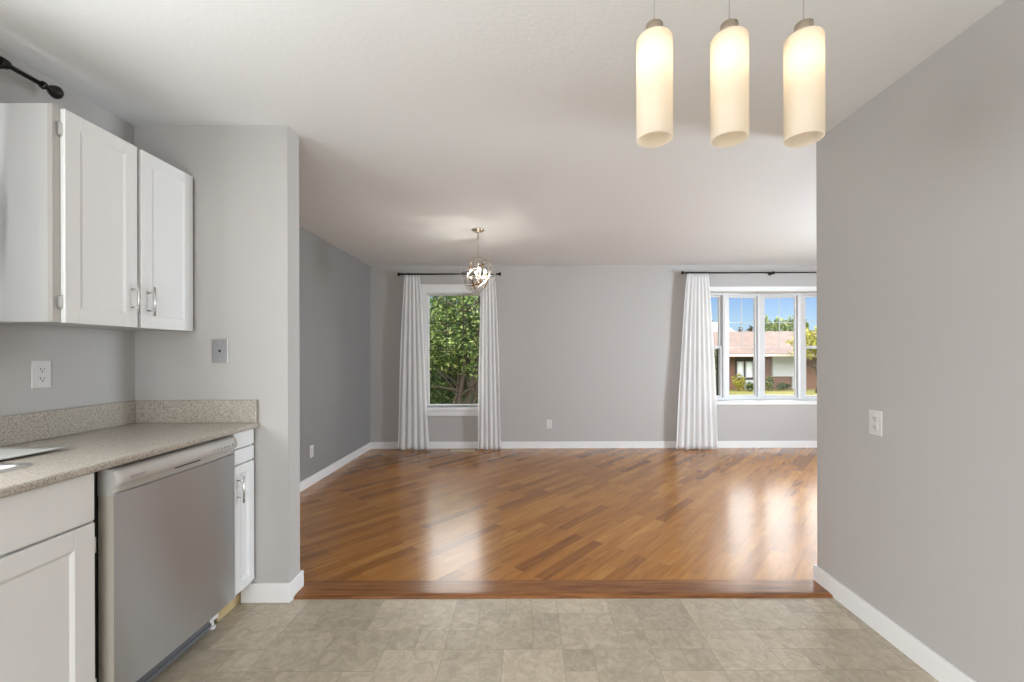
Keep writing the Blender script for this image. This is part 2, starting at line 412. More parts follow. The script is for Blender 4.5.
mb = MB(); mb.box(WX0-.09, WX1+.09, YB-.045, YB+.06, WZ0-.045, WZ0); mb.build('window_sill', 'trim', w1, bevel=.004)
mb = MB(); frame_boxes(mb, WX0, WX1, WZ0, WZ1, .026, .026, .022, YB+.05, YB+.12)
mb.box(WX0-.001, WX0+.01, YB, YB+.15, WZ0, WZ1); mb.box(WX1-.01, WX1+.001, YB, YB+.15, WZ0, WZ1); mb.box(WX0, WX1, YB, YB+.15, WZ1-.01, WZ1+.001)
mb.build('window_frame', 'vinyl_frame', w1)
gx0, gx1, gz0, gz1 = WX0+.026, WX1-.026, WZ0+.026, WZ1-.022
mb = MB(); mb.box(gx0, gx1, YB+.085, YB+.089, gz0, gz1); mb.build('pane', 'glass', w1)
mb = MB(); zb = 1.315
for f in (1/3, 2/3): mb.box(gx0+(gx1-gx0)*f-.005, gx0+(gx1-gx0)*f+.005, YB+.076, YB+.082, zb, gz1)
for z in (zb, (zb+gz1)/2-.005): mb.box(gx0, gx1, YB+.076, YB+.082, z-.005, z+.005)
mb.build('grille', 'grille', w1)

# ---- window 2 : four-lite bow
w2 = bpy.data.objects.new('window_2', None); COL.objects.link(w2); w2.location = (3.252, YB, BZ0); struct(w2)
FR['window_2'] = Matrix.Translation(w2.location)
bow = [(BX0, YB+.03), (2.73, 5.915), (3.252, 5.99), (3.773, 5.915), (BX1, YB+.03)]
mb = MB()
mb.prism([(BX0-.03, YB-.02), (BX1+.03, YB-.02), (BX1+.03, YB+.03), (3.79, 6.0), (3.252, 6.08), (2.71, 6.0), (BX0-.03, YB+.03)], 'z', BZ0-.035, BZ0+.012)
mb.build('window_sill', 'trim', w2, bevel=.004)
mb = MB(); mb.prism([(BX0, YB-.002), (BX1, YB-.002), (BX1, YB+.03), (3.79, 6.0), (3.252, 6.08), (2.71, 6.0), (BX0, YB+.03)], 'z', BZ1-.012, BZ1+.05)
mb.build('head_board', 'trim', w2)
mb = MB(); frame_boxes(mb, BX0-.03, BX1+.03, BZ0+.013, BZ1+.018, .03, .001, .018, YB-.014, YB); mb.build('casing', 'trim', w2, bevel=.002)
pz0, pz1 = BZ0+.013, BZ1-.013
for i in range(4):
    a, b = Vector((*bow[i], 0)), Vector((*bow[i+1], 0)); d = (b-a); ln = d.length; R = Matrix.Translation(a) @ Matrix.Rotation(math.atan2(d.y, d.x), 4, 'Z')
    def rbox(mb, x0, x1, y0, y1, z0, z1): mb.box(x0, x1, y0, y1, z0, z1, 0, R)
    hung = i in (0, 3)
    mb = MB(); j = .042; 
    rbox(mb, 0, j, -.02, .07, pz0, pz1); rbox(mb, ln-j, ln, -.02, .07, pz0, pz1); rbox(mb, j, ln-j, -.02, .07, pz0, pz0+.03); rbox(mb, j, ln-j, -.02, .07, pz1-.03, pz1)
    fr_ = mb.build('window_frame', 'vinyl_frame', w2, bevel=.002)
    s0, s1, sz0, sz1 = j, ln-j, pz0+.03, pz1-.03; sw = .028
    zm = 1.345
    parts = [(sz0, sz1)] if not hung else [(sz0, zm+.02), (zm-.02, sz1)]
    for q, (za, zc) in enumerate(parts):
        yo = .0 if (not hung or q == 0) else .022
        mb = MB(); rbox(mb, s0, s0+sw, yo, yo+.03, za, zc); rbox(mb, s1-sw, s1, yo, yo+.03, za, zc); rbox(mb, s0+sw, s1-sw, yo, yo+.03, za, za+sw); rbox(mb, s0+sw, s1-sw, yo, yo+.03, zc-sw, zc)
        sa = mb.build('sash', 'vinyl_frame', w2)
        mb = MB(); rbox(mb, s0+sw, s1-sw, yo+.013, yo+.017, za+sw, zc-sw); mb.build('pane', 'glass', sa)
        if not hung or q == 1:
            mb = MB(); xm = (s0+s1)/2; zl = max(za+sw, zm); zh = zc-sw
            rbox(mb, xm-.004, xm+.004, yo+.006, yo+.012, zl, zh)
            for z in (zl+.006, (zl+zh)/2): rbox(mb, s0+sw, s1-sw, yo+.006, yo+.012, z-.0035, z+.0035)
            mb.build('grille', 'vinyl_frame', sa)
        if hung and q == 0:
            mb = MB(); rbox(mb, s1-.042, s1-.018, .045, .06, za, zc)
            mb.build('screen_frame', 'black', sa)

# ================================================================== KITCHEN CABINETS
def shaker_door(name, parent, xf, y0, y1, z0, z1, st=.055, t=.018, ma='cab', rec=.003):
    """door whose face looks along +x; xf = front plane; recessed panel with a small bead"""
    mb = MB()
    mb.box(xf-t, xf, y0, y0+st, z0, z1); mb.box(xf-t, xf, y1-st, y1, z0, z1)
    mb.box(xf-t, xf, y0+st, y1-st, z0, z0+st); mb.box(xf-t, xf, y0+st, y1-st, z1-st, z1)
    b = .010; ya, yb, za, zb_ = y0+st, y1-st, z0+st, z1-st
    v = [mb.bm.verts.new(p) for p in ((xf-.0005, ya, za), (xf-.0005, yb, za), (xf-.0005, yb, zb_), (xf-.0005, ya, zb_))]
    w = [mb.bm.verts.new(p) for p in ((xf-rec, ya+b, za+b), (xf-rec, yb-b, za+b), (xf-rec, yb-b, zb_-b), (xf-rec, ya+b, zb_-b))]
    for i in range(4): mb.bm.faces.new((v[i], v[(i+1) % 4], w[(i+1) % 4], w[i]))
    mb.box(xf-t+.002, xf-rec, ya, yb, za, zb_)
    return mb.build(name, ma, parent, bevel=.0015)
def bar_pull(parent, xf, y, z0, z1, r=.0045, axis='z'):
    mb = MB(); mb.tube([(xf+.030, y, z0), (xf+.030, y, z1)], r, 10)
    for z in (z0+(z1-z0)*.19, z1-(z1-z0)*.19): mb.tube([(xf-.001, y, z), (xf+.030, y, z)], r*.85, 8)
    return mb.build('handle', 'steel', parent, recalc=True)

# ---- upper cabinet
UX, UF = -1.728, -1.710          # box front, face-frame front
UY0, UY1, UZ0, UZ1 = 1.554, YS-.004, 1.388, 2.178
uc = thing('upper_cabinet', (-1.85, (UY0+UY1)/2, UZ0), 'white two-door wall cabinet hung above the counter end beside the grey partition', 'cabinet')
mb = MB(); x0 = XK+.002; t = .016
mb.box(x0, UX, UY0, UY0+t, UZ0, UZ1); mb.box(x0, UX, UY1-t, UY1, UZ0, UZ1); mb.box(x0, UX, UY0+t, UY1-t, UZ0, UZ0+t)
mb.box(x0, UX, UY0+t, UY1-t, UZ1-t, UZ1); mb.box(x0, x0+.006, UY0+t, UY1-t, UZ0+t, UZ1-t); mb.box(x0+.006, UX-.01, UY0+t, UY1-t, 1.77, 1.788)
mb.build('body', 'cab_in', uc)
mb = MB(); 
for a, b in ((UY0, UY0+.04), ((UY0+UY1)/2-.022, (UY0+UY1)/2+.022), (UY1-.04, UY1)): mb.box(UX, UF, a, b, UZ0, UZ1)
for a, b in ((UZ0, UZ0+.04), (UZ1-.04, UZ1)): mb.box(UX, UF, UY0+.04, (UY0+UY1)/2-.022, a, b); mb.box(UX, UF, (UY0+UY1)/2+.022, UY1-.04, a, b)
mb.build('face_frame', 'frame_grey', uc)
def hinge(door, xf, y, z, s):
    mb = MB(); mb.box(xf-.018, xf+.004, y-.002 if s > 0 else y-.010, y+.010 if s > 0 else y+.002, z-.022, z+.022)
    mb.tube([(xf+.001, y-s*.003, z-.025), (xf+.001, y-s*.003, z+.025)], .0045, 8)
    mb.build('hinge', 'steel', door)
d1 = shaker_door('door', uc, -1.691, 1.579, 1.873, UZ0-.002, 2.172); bar_pull(d1, -1.691, 1.846, 1.447, 1.572)
d2 = shaker_door('door', uc, -1.691, 1.893, 2.186, UZ0-.002, 2.172); bar_pull(d2, -1.691, 1.925, 1.440, 1.568)
for z in (1.462, 2.095): hinge(d1, -1.706, 1.576, z, -1); hinge(d2, -1.706, 2.189, z, 1)

# ---- base cabinets
BF = -1.403; BD = -1.385; BZT = .896; TK = -1.465
def base_body(root, y0, y1):
    mb = MB(); x0 = XK+.004; t = .016
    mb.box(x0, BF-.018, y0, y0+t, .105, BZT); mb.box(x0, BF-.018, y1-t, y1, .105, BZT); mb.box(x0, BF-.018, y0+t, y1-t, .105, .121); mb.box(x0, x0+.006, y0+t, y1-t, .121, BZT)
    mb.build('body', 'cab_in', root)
    mb = MB(); mb.box(TK-.016, TK, y0, y1, .0005, .105); mb.build('toe_kick', 'toe', root)
sb = thing('sink_base_cabinet', (-1.7, .93, 0), 'white base cabinet with tall plain panel door under the sink', 'cabinet')
sy0, sy1 = .47, 1.392
base_body(sb, sy0, sy1)
mb = MB(); 
for a, b in ((sy0, sy0+.035), ((sy0+sy1)/2-.02, (sy0+sy1)/2+.02), (sy1-.035, sy1)): mb.box(BF-.018, BF, a, b, .105, BZT)
for a, b in ((.105, .14), (.715, .75), (.85, BZT)): mb.box(BF-.018, BF, sy0+.035, sy1-.035, a, b)
mb.build('face_frame', 'cab', sb)
mid = (sy0+sy1)/2
for a, b in ((sy0+.01, mid-.008), (mid+.008, sy1-.012)):
    mb = MB(); mb.box(BF, BD, a, b, .738, .891); mb.build('drawer_front', 'cab', sb, bevel=.003)
    d = shaker_door('door', sb, BD, a, b, .125, .730, .062, rec=.007)
    yp = b-.03 if b < mid else a+.03
    bar_pull(d, BD, yp, .56, .69)
    yh = a if b < mid else b
    for z in (.20, .655): 
        mb = MB(); mb.tube([(BD-.006, yh+(.004 if b > mid else -.004), z-.025), (BD-.006, yh+(.004 if b > mid else -.004), z+.025)], .004, 8); mb.build('hinge', 'steel', d)

nb = thing('narrow_base_cabinet', (-1.7, 2.117, 0), 'narrow white base cabinet squeezed between dishwasher and grey partition', 'cabinet')
ny0, ny1 = 2.035, YS-.004
base_body(nb, ny0, ny1)
mb = MB(); mb.box(BF-.018, BF, ny0, ny0+.02, .105, BZT); mb.box(BF-.018, BF, ny1-.02, ny1, .105, BZT)
for a, b in ((.105, .14), (.715, .75), (.80, .82), (.87, BZT)): mb.box(BF-.018, BF, ny0+.02, ny1-.02, a, b)
mb.build('face_frame', 'cab', nb)
for a, b in ((.816, .891), (.741, .809)):
    mb = MB(); mb.box(BF, BD, ny0+.006, ny1-.012, a, b); mb.build('drawer', 'cab', nb, bevel=.003)
d = shaker_door('door', nb, BD, ny0+.006, ny1-.012, .125, .732, .042, rec=.006); bar_pull(d, BD, ny0+.028, .557, .687)

# ---- countertop with sink cut-out and upstands
CT, CTB, CX = .920, .899, -1.364
SX0, SX1, SY0, SY1 = -1.93, -1.563, .60, 1.353      # sink cut-out
ct = thing('countertop', (-1.69, 1.0, CTB), 'speckled grey-beige laminate worktop running along the kitchen wall', 'countertop')
mb = MB(); cy0 = -.55; cy1 = YS-.001; xb = XK+.001
prof = [(CX-.03, CTB), (CX-.006, CTB-.004), (CX, CTB+.002), (CX, CT-.008), (CX-.004, CT-.002), (CX-.012, CT), (SX1, CT), (SX1, CTB)]
mb.prism(prof, 'y', cy0, cy1)
mb.box(xb, SX0, cy0, cy1, CTB, CT); mb.box(SX0, SX1, SY1, cy1, CTB, CT); mb.box(SX0, SX1, cy0, SY0, CTB, CT)
mb.build('slab', 'counter', ct, bevel=0)
mb = MB(); mb.box(xb, xb+.02, cy0, cy1, CT, 1.035); mb.build('backsplash', 'counter', ct, bevel=.003)
mb = MB(); mb.box(xb+.02, CX-.008, cy1-.02, cy1, CT, 1.035); mb.build('backsplash', 'counter', ct, bevel=.003)

# ---- sink
sk = thing('kitchen_sink', (-1.78, 1.0, CT), 'stainless drop-in sink with rounded rim set in the worktop', 'sink')
def rrect(x0, x1, y0, y1, r, z, n=6):
    P = []
    for cx, cy, a0 in ((x1-r, y1-r, 0), (x0+r, y1-r, 90), (x0+r, y0+r, 180), (x1-r, y0+r, 270)):
        for k in range(n+1):
            a = math.radians(a0+90*k/n); P.append((cx+r*math.cos(a), cy+r*math.sin(a), z))
    return P
def loft(mb, loops, cap=False):
    vs = [[mb.bm.verts.new(p) for p in l] for l in loops]; n = len(vs[0])
    for A, B in zip(vs, vs[1:]):
        for k in range(n): f = mb.bm.faces.new((A[k], A[(k+1) % n], B[(k+1) % n], B[k])); f.smooth = True
    if cap: mb.bm.faces.new(vs[-1])
    return mb
mb = MB(); X0, X1, Y0, Y1 = SX0-.015, SX1+.015, SY0-.015, SY1+.015
loft(mb, [rrect(X0, X1, Y0, Y1, .03, CT+.0005), rrect(X0+.003, X1-.003, Y0+.003, Y1-.003, .03, CT+.006), rrect(X0+.016, X1-.016, Y0+.016, Y1-.016, .035, CT+.006), rrect(X0+.02, X1-.02, Y0+.02, Y1-.02, .035, CT+.002)])
rim = mb.build('rim', 'sink_steel', sk)
mb = MB()
for ya, yb in ((SY0+.006, 1.0), (1.03, SY1-.006)):
    loft(mb, [rrect(X0+.02, X1-.02, ya, yb, .035, CT+.002), rrect(X0+.03, X1-.03, ya+.01, yb-.01, .04, CT-.03), rrect(X0+.04, X1-.04, ya+.02, yb-.02, .05, CT-.17), rrect(X0+.07, X1-.07, ya+.05, yb-.05, .05, CT-.19)], True)
mb.box(X0+.02, X1-.02, .998, 1.032, CT-.004, CT+.003)
mb.build('basin', 'sink_steel', sk)

# ---- pale board lying on the counter
mb = MB(); Yn, Yf = .80, 1.575
nx, ny = 8, 16; g = {}
for i in range(nx+1):
    for j in range(ny+1):
        u, v = i/nx, j/ny; y = Yn+(Yf-Yn)*v; xr = -1.672-.176*(Yf-y); x = -1.955+(xr+1.955)*u
        g[i, j] = mb.bm.verts.new((x, y, CT+.0092+.005*max(0, (u+v-1.7)/.3)**2))
for i in range(nx):
    for j in range(ny): f = mb.bm.faces.new((g[i, j], g[i+1, j], g[i+1, j+1], g[i, j+1])); f.smooth = True
o = mb.build('cutting_board', 'board', None, origin=(-1.8, 1.2, CT), solid=.005)
tag(o, 'flat pale grey board with a lifted corner lying across the back of the sink', 'cutting board')

# ---- dishwasher
dw = thing('dishwasher', (-1.68, 1.73, 0), 'stainless steel built-in dishwasher with pocket handle under the worktop', 'dishwasher')
dy0, dy1 = 1.430, 2.024; DXF = -1.366
mb = MB(); mb.box(-1.97, -1.428, 1.402, 2.028, .13, .878)
mb.build('tub', 'black', dw)
# door: gently bowed stainless skin
mb = MB(); n = 20
def bowx(y): 
    t = (y-(dy0+dy1)/2)/((dy1-dy0)/2); return DXF-.007*t*t
front = [(bowx(dy0+(dy1-dy0)*k/n), dy0+(dy1-dy0)*k/n) for k in range(n+1)]
mb.prism(front+[(-1.424, dy1), (-1.424, dy0)], 'z', .122, .800)
for f in mb.bm.faces:
    f.normal_update()
    if abs(f.normal.y) > .9: f.material_index = 1
M['door_edge'] = mat('beige_door_edge', (.46, .42, .36), .4, .2)
do = mb.build('door', ['stainless', 'door_edge'], dw)
# control panel: convex top, undercut handle lip
mb = MB()
def fprof(y):
    b = bowx(y)-DXF
    return [(-1.424, .798), (DXF+b-.006, .798), (DXF+b-.003, .812), (DXF+b-.001, .826), (DXF+b+.010, .832), (DXF+b+.012, .846), (DXF+b+.009, .862), (DXF+b+.002, .876), (DXF+b-.012, .884), (DXF+b-.03, .886), (-1.424, .886)]
loops = []
for k in range(n+1):
    y = dy0-.002+(dy1-dy0+.004)*k/n; loops.append([(x, y, z) for x, z in fprof(y)])
vs = [[mb.bm.verts.new(p) for p in l] for l in loops]; q = len(vs[0])
for A, B in zip(vs, vs[1:]):
    for k in range(q): f = mb.bm.faces.new((A[k], A[(k+1) % q], B[(k+1) % q], B[k])); f.smooth = 0 < k < 9
mb.bm.faces.new(vs[0]); mb.bm.faces.new(vs[-1][::-1])
cp = mb.build('control_panel', 'fascia', dw)
mb = MB(); mb.box(DXF-.004, DXF+.0085, 1.668, 1.792, .8265, .8335); mb.build('handle_slot', 'dark_knob', cp)
def text_mesh(name, s, size, parent, ma, Mx):
    c = bpy.data.curves.new('t', 'FONT'); c.body = s; c.size = size; c.align_x = 'CENTER'; c.align_y = 'CENTER'; c.extrude = .0002
    o = bpy.data.objects.new('t', c); COL.objects.link(o)
    me = bpy.data.meshes.new_from_object(o.evaluated_get(bpy.context.evaluated_depsgraph_get())); bpy.data.objects.remove(o)
    me.transform(Mx); me.transform(FR[parent.name].inverted()); me.name = name; me.materials.append(M[ma])
    q = bpy.data.objects.new(name, me); COL.objects.link(q); q.parent = parent; FR[q.name] = FR[parent.name]; return q
# face frame for lettering on a +x plane: text x -> +y, text y -> +z
TX = Matrix(((0, 0, 1, 0), (1, 0, 0, 0), (0, 1, 0, 0), (0, 0, 0, 1)))
def onx(x, y, z): return Matrix.Translation((x, y, z)) @ TX
text_mesh('lettering', 'FRIGIDAIRE', .0125, cp, 'mark', onx(bowx(1.505)+.0125, 1.505, .848))
for k in range(5):
    mb = MB(); mb.box(bowx(1.9)+.0085, bowx(1.9)+.0125, 1.868+k*.022, 1.877+k*.022, .846, .851); mb.build('button', 'mark', cp)
mb = MB(); mb.tube([(bowx(1.99)+.008, 1.994, .850), (bowx(1.99)+.0135, 1.994, .850)], .006, 12)
mb.build('button', 'mark', cp)
mb = MB(); mb.box(-1.47, -1.452, 1.405, 1.965, .012, .122); mb.box(-1.452, -1.446, 1.405, 1.965, .012, .03); mb.box(-1.452, -1.448, 1.405, 1.965, .06, .066)
mb.build('toe_plate', 'toe_plate', dw)
mb = MB(); mb.box(-1.468, -1.45, 1.97, 2.022, .035, .12); mb.box(-1.462, -1.455, 1.985, 2.0, .0, .035); mb.tube([(-1.458, 1.992, .0), (-1.458, 1.992, .012)], .016, 12)
mb.build('levelling_foot', 'trim', dw)

# ================================================================== WALL PLATES
def outlet_proto(loc, rz, label):
    """faces local -y"""
    r = thing('wall_outlet', loc, label, 'outlet', 'wall outlets', rz)
    mb = MB(); mb.box(-.036, .036, -.006, 0, -.058, .058); mb.build('cover_plate', 'plate', r, bevel=.003, local=True)
    for z in (.0195, -.0195):
        mb = MB(); a = [(.0165*math.cos(t), z+.0145*math.sin(t)) for t in [2*PI*k/20 for k in range(20)]]
        mb.prism(a, 'y', -.0085, -.005); rc = mb.build('receptacle', 'plate', r, local=True)
        mb = MB(); mb.box(-.008, -.0055, -.009, -.0082, z-.002, z+.007); mb.box(.0055, .008, -.009, -.0082, z-.001, z+.006); mb.tube([(0, -.009, z-.008), (0, -.0082, z-.008)], .0028, 10)
        mb.build('slot', 'dark_knob', rc, local=True)
    mb = MB(); mb.tube([(0, -.0075, 0), (0, -.005, 0)], .0032, 10); mb.build('screw', 'steel', r, local=True)
    return r
def anyrot(o, rz): o.rotation_euler = (0, 0, rz)
o1 = outlet_proto((.306, YB, .33), 0, 'white outlet low on the grey back wall between the two windows')
copy_thing(o1, (XK, 1.776, 1.188), PI/2, 'white outlet above the backsplash under the wall cabinet')
copy_thing(o1, (XR, 1.965, .948), -PI/2, 'white outlet on the bare right-hand grey wall')
copy_thing(o1, (XL, 4.148, .33), PI/2, 'white outlet low on the dark grey accent wall')
pj = thing('phone_jack_plate', (-1.567, YS, 1.286), 'grey metal jack plate with one dark hole on the partition wall', 'wall plate')
mb = MB(); mb.box(-.0425, .0425, -.005, 0, -.061, .061); mb.build('cover_plate', 'plate_metal', pj, bevel=.003, local=True)
mb = MB(); mb.tube([(0, -.0062, 0), (0, -.0045, 0)], .0065, 14); mb.build('jack', 'dark_knob', pj, local=True)
for z in (.042, -.042): mb = MB(); mb.tube([(0, -.0065, z), (0, -.0045, z)], .0035, 10); mb.build('screw', 'steel', pj, local=True)
fv = thing('floor_vent', (-.83, 5.575, FZ), 'beige floor register on the wood floor below the leafy window', 'vent')
mb = MB(); mb.box(-.99, -.67, 5.525, 5.540, FZ, FZ+.006); mb.box(-.99, -.67, 5.610, 5.625, FZ, FZ+.006); mb.box(-.99, -.975, 5.54, 5.61, FZ, FZ+.006); mb.box(-.685, -.67, 5.54, 5.61, FZ, FZ+.006)
mb.build('frame', 'vent', fv, bevel=.002)
mb = MB()
for k in range(24): x = -.972+k*.0122; mb.box(x, x+.007, 5.54, 5.61, FZ+.001, FZ+.005)
mb.build('louver', 'vent', fv)

# ================================================================== CURTAIN RODS AND CURTAINS
def rod(name_label, a, b, r, finials, brackets, wallvec, origin):
    a, b = Vector(a), Vector(b); t = thing('curtain_rod', origin, name_label, 'curtain rod', 'curtain rods')
    d = (b-a).normalized(); midp = a+(b-a)*.55
    mb = MB(); mb.tube([a, midp], r*1.18, 12); mb.tube([midp, b], r*.95, 12); mb.build('rod', 'bronze', t)
    for p, s in ((a, -1), (b, 1)):
        if (s < 0 and not finials[0]) or (s > 0 and not finials[1]): continue
        R = (d*s).to_track_quat('Z', 'Y').to_matrix()
        mb = MB(); mb.lathe([(0, -.004), (r*1.5, -.004), (r*1.7, .004), (r*1.2, .010), (r*1.1, .02), (r*2.1, .032), (r*2.75, .046), (r*2.75, .052), (r*2.3, .06), (0, .063)], p, 18, R)
        mb.build('finial', 'bronze', t)
    for p in brackets:
        p = Vector(p); w = Vector(wallvec)
        mb = MB(); mb.tube([p+w, p+w*.5+Vector((0, 0, -.012)), p+Vector((0, 0, -.014))], r*.8, 8)
        mb.tube([p-d*.012, p+d*.012], r*1.9, 12)
        R = w.normalized().to_track_quat('Z', 'Y').to_matrix(); mb.lathe([(0, -.006), (.02, -.006), (.022, 0), (0, 0)], p+w, 16, R)
        mb.build('bracket', 'bronze', t)
    return t
RY, RZ = 5.63, 2.312
rod('dark bronze curtain rod above the narrow leafy window', (-1.615, RY, RZ), (-.385, RY, RZ), .0085, (1, 1), [(-1.53, RY, RZ), (-.46, RY, RZ)], (0, YB-RY, 0), (-1.0, RY, RZ))
rod('dark bronze curtain rod above the wide four-pane window', (2.10, RY, RZ+.008), (4.42, RY, RZ+.008), .0085, (1, 1), [(2.17, RY, RZ+.008), (3.245, RY, RZ+.008), (4.35, RY, RZ+.008)], (0, YB-RY, 0), (3.25, RY, RZ))
KX, KZ = -1.925, 2.345
rod('black curtain rod near the ceiling above the wall cabinet', (KX, -.55, KZ), (KX, 1.715, KZ), .0095, (1, 1), [(KX, -.35, KZ), (KX, 1.585, KZ)], (XK-KX, 0, 0), (KX, .6, KZ))

def curtain(name, label, cat, group, top, bot, z0, z1, d0, folds, amp, along='x', ease=.7, seed=1, rodz=None, ringr=.0175, puddle=0):
    rnd = random.Random(seed); nu, nv = folds*14, 44
    ph = [rnd.uniform(-.5, .5) for _ in range(8)]
    def pos(u, v):           # v: 0 top, 1 bottom
        e = v**ease; a = top[0]+(bot[0]-top[0])*e; b = top[1]+(bot[1]-top[1])*e
        am = amp*(.45+.55*min(1, v*2.2))
        uu = u+.018*math.sin(6.1*v+ph[0]*6+u*5)*min(1, v*2)
        w = 2*PI*folds*uu
        dep = am*(math.sin(w)+.28*math.sin(w*.5+ph[1]*6+v*1.1)+.16*math.sin(w*1.7+ph[2]*6+v*2))
        s = a+(b-a)*(uu)+.18*am*math.cos(w+1)
        z = z1+(z0-z1)*v + (-.006*math.sin(w*.5+ph[3]*5) if v > .98 else 0)
        return (s, d0+dep, z) if along == 'x' else (d0+dep, s, z)
    mb = MB(); g = [[mb.bm.verts.new(pos(i/nu, j/nv)) for i in range(nu+1)] for j in range(nv+1)]
    for j in range(nv):
        for i in range(nu): f = mb.bm.faces.new((g[j][i], g[j][i+1], g[j+1][i+1], g[j+1][i])); f.smooth = True
    mid_ = (top[0]+top[1])/2
    o = mb.build(name, 'sheer', None, origin=(mid_, d0, z0) if along == 'x' else (d0, mid_, z0), solid=.0018)
    tag(o, label, cat, group)
    if rodz:
        for k in range(folds):
            s = top[0]+(top[1]-top[0])*(k+.5)/folds
            c = Vector((s, RY, rodz)) if along == 'x' else Vector((KX, s, rodz))
            pts = [c+Vector((0, ringr*math.cos(t), ringr*math.sin(t)-.004)) if along == 'x' else c+Vector((ringr*math.cos(t), 0, ringr*math.sin(t)-.004)) for t in [2*PI*q/18 for q in range(18)]]
            m2 = MB(); m2.tube(pts, .0042, 6, closed=True); m2.build('ring', 'bronze', o)
    return o
curtain('curtain', 'white sheer curtain on the accent-wall side of the leafy window', 'curtain', 'white sheer living room curtains', (-1.58, -1.392), (-1.685, -1.275), FZ+.007, 2.298, 5.615, 5, .0075, seed=2, rodz=RZ)
curtain('curtain', 'white sheer curtain on the leafy window side under the globe chandelier', 'curtain', 'white sheer living room curtains', (-.585, -.405), (-.635, -.325), FZ+.007, 2.298, 5.615, 5, .007, seed=5, rodz=RZ)
curtain('curtain', 'wide white sheer curtain gathered at the left end of the four-pane window', 'curtain', 'white sheer living room curtains', (2.105, 2.375), (1.955, 2.50), FZ+.007, 2.305, 5.600, 7, .009, seed=9, rodz=RZ+.008)
curtain('kitchen_curtain', 'edge of a short white curtain hanging against the side of the wall cabinet', 'curtain', None, (1.05, 1.46), (.98, 1.515), 1.235, 2.33, -1.885, 8, .022, along='y', seed=12, rodz=KZ)

# ================================================================== PENDANTS
PY = 1.16
def pendant(X, label):
    t = thing('pendant_light', (X, PY, 1.843), label, 'pendant light', 'frosted glass pendants')
    mb = MB(); c = (X, PY, 0); r = .0475; zb, zt = 1.843, 2.117
    mb.lathe([(r-.004, zb+.002), (r-.002, zb), (r, zb+.002), (r, zt-.006), (r-.003, zt), (r-.009, zt+.002), (.024, zt+.002), (.024, zt-.002), (r-.009, zt-.002), (r-.004, zt-.008), (r-.004, zb+.002)], c, 40)
    mb.build('shade', 'frosted', t)
    mb = MB(); mb.lathe([(0, zt-.03), (.015, zt-.03), (.015, zt-.001), (.0225, zt+.003), (.0225, zt+.036), (.019, zt+.039), (.005, zt+.040), (.003, zt+.046), (0, zt+.046)], c, 24); mb.build('cap', 'cap_metal', t)
    mb = MB(); mb.lathe([(0, 2.008), (.008, 2.010), (.0145, 2.020), (.0165, 2.034), (.014, 2.050), (.009, 2.064), (.008, zt-.031), (0, zt-.031)], c, 18); mb.build('bulb', 'bulb', t)
    mb = MB(); mb.tube([(X, PY, zt+.045), (X, PY, H-.02)], .0013, 6); mb.build('cord', 'cord_grey', t)
    mb = MB(); mb.lathe([(0, H-.024), (.03, H-.022), (.045, H-.012), (.048, H-.0005), (0, H-.0005)], c, 24); mb.build('canopy', 'steel', t)
M['cord_grey'] = mat('grey_cord', (.30, .29, .28), .5)
M['cap_metal'] = mat('brushed_bronze_nickel', (.50, .42, .33), .3, 1.0)
pendant(.3485, 'frosted glass cylinder pendant, leftmost of the three kitchen pendants')
pendant(.5505, 'frosted glass cylinder pendant, middle one of the three kitchen pendants')
pendant(.7515, 'frosted glass cylinder pendant, rightmost of the three, nearest the bare right wall')

# ================================================================== GLOBE CHANDELIER
CX_, CY_, CZ_ = -.45, 4.06, 2.014; CR = .166
ch = thing('globe_chandelier', (CX_, CY_, CZ_), 'nickel globe cage chandelier with candle bulbs hanging in the living room', 'chandelier')
c = Vector((CX_, CY_, CZ_))
mb = MB(); mb.lathe([(0, H-.03), (.01, H-.03), (.03, H-.024), (.058, H-.012), (.062, H-.0005), (0, H-.0005)], (CX_, CY_, 0), 28); mb.build('canopy', 'chrome', ch)
mb = MB(); mb.tube([(CX_, CY_, CZ_-.10), (CX_, CY_, H-.025)], .0042, 10); mb.build('stem', 'chrome', ch)
def strap(R, rad, w, th):
    mb = MB(); n = 56; g = []
    for k in range(n):
        a = 2*PI*k/n; e = Vector((math.cos(a), 0, math.sin(a)))
        g.append([mb.bm.verts.new(c+R @ (e*(rad+dr)+Vector((0, dy, 0)))) for dr, dy in ((-th, -w), (th, -w), (th, w), (-th, w))])
    for k in range(n):
        A, B = g[k], g[(k+1) % n]
        for q in range(4): f = mb.bm.faces.new((A[q], A[(q+1) % 4], B[(q+1) % 4], B[q]))
    return mb
for k, (rz, rx, rad) in enumerate(((15, 0, CR), (75, 0, CR-.003), (135, 0, CR-.006), (60, 40, CR-.009), (-35, -40, CR-.012))):
    R = Matrix.Rotation(math.radians(rz), 3, 'Z') @ Matrix.Rotation(math.radians(rx), 3, 'X')
    strap(R, rad, .0065, .0012).build('ring', 'chrome', ch)
strap(Matrix.Rotation(PI/2, 3, 'X'), CR+.002, .0048, .0012).build('ring', 'chrome', ch)
mb = MB(); mb.lathe([(0, CZ_-.085), (.012, CZ_-.08), (.018, CZ_-.07), (.012, CZ_-.055), (.008, CZ_-.03), (.02, CZ_-.02), (.02, CZ_-.012), (.006, CZ_), (0, CZ_)], (CX_, CY_, 0), 18); mb.build('hub', 'chrome', ch)
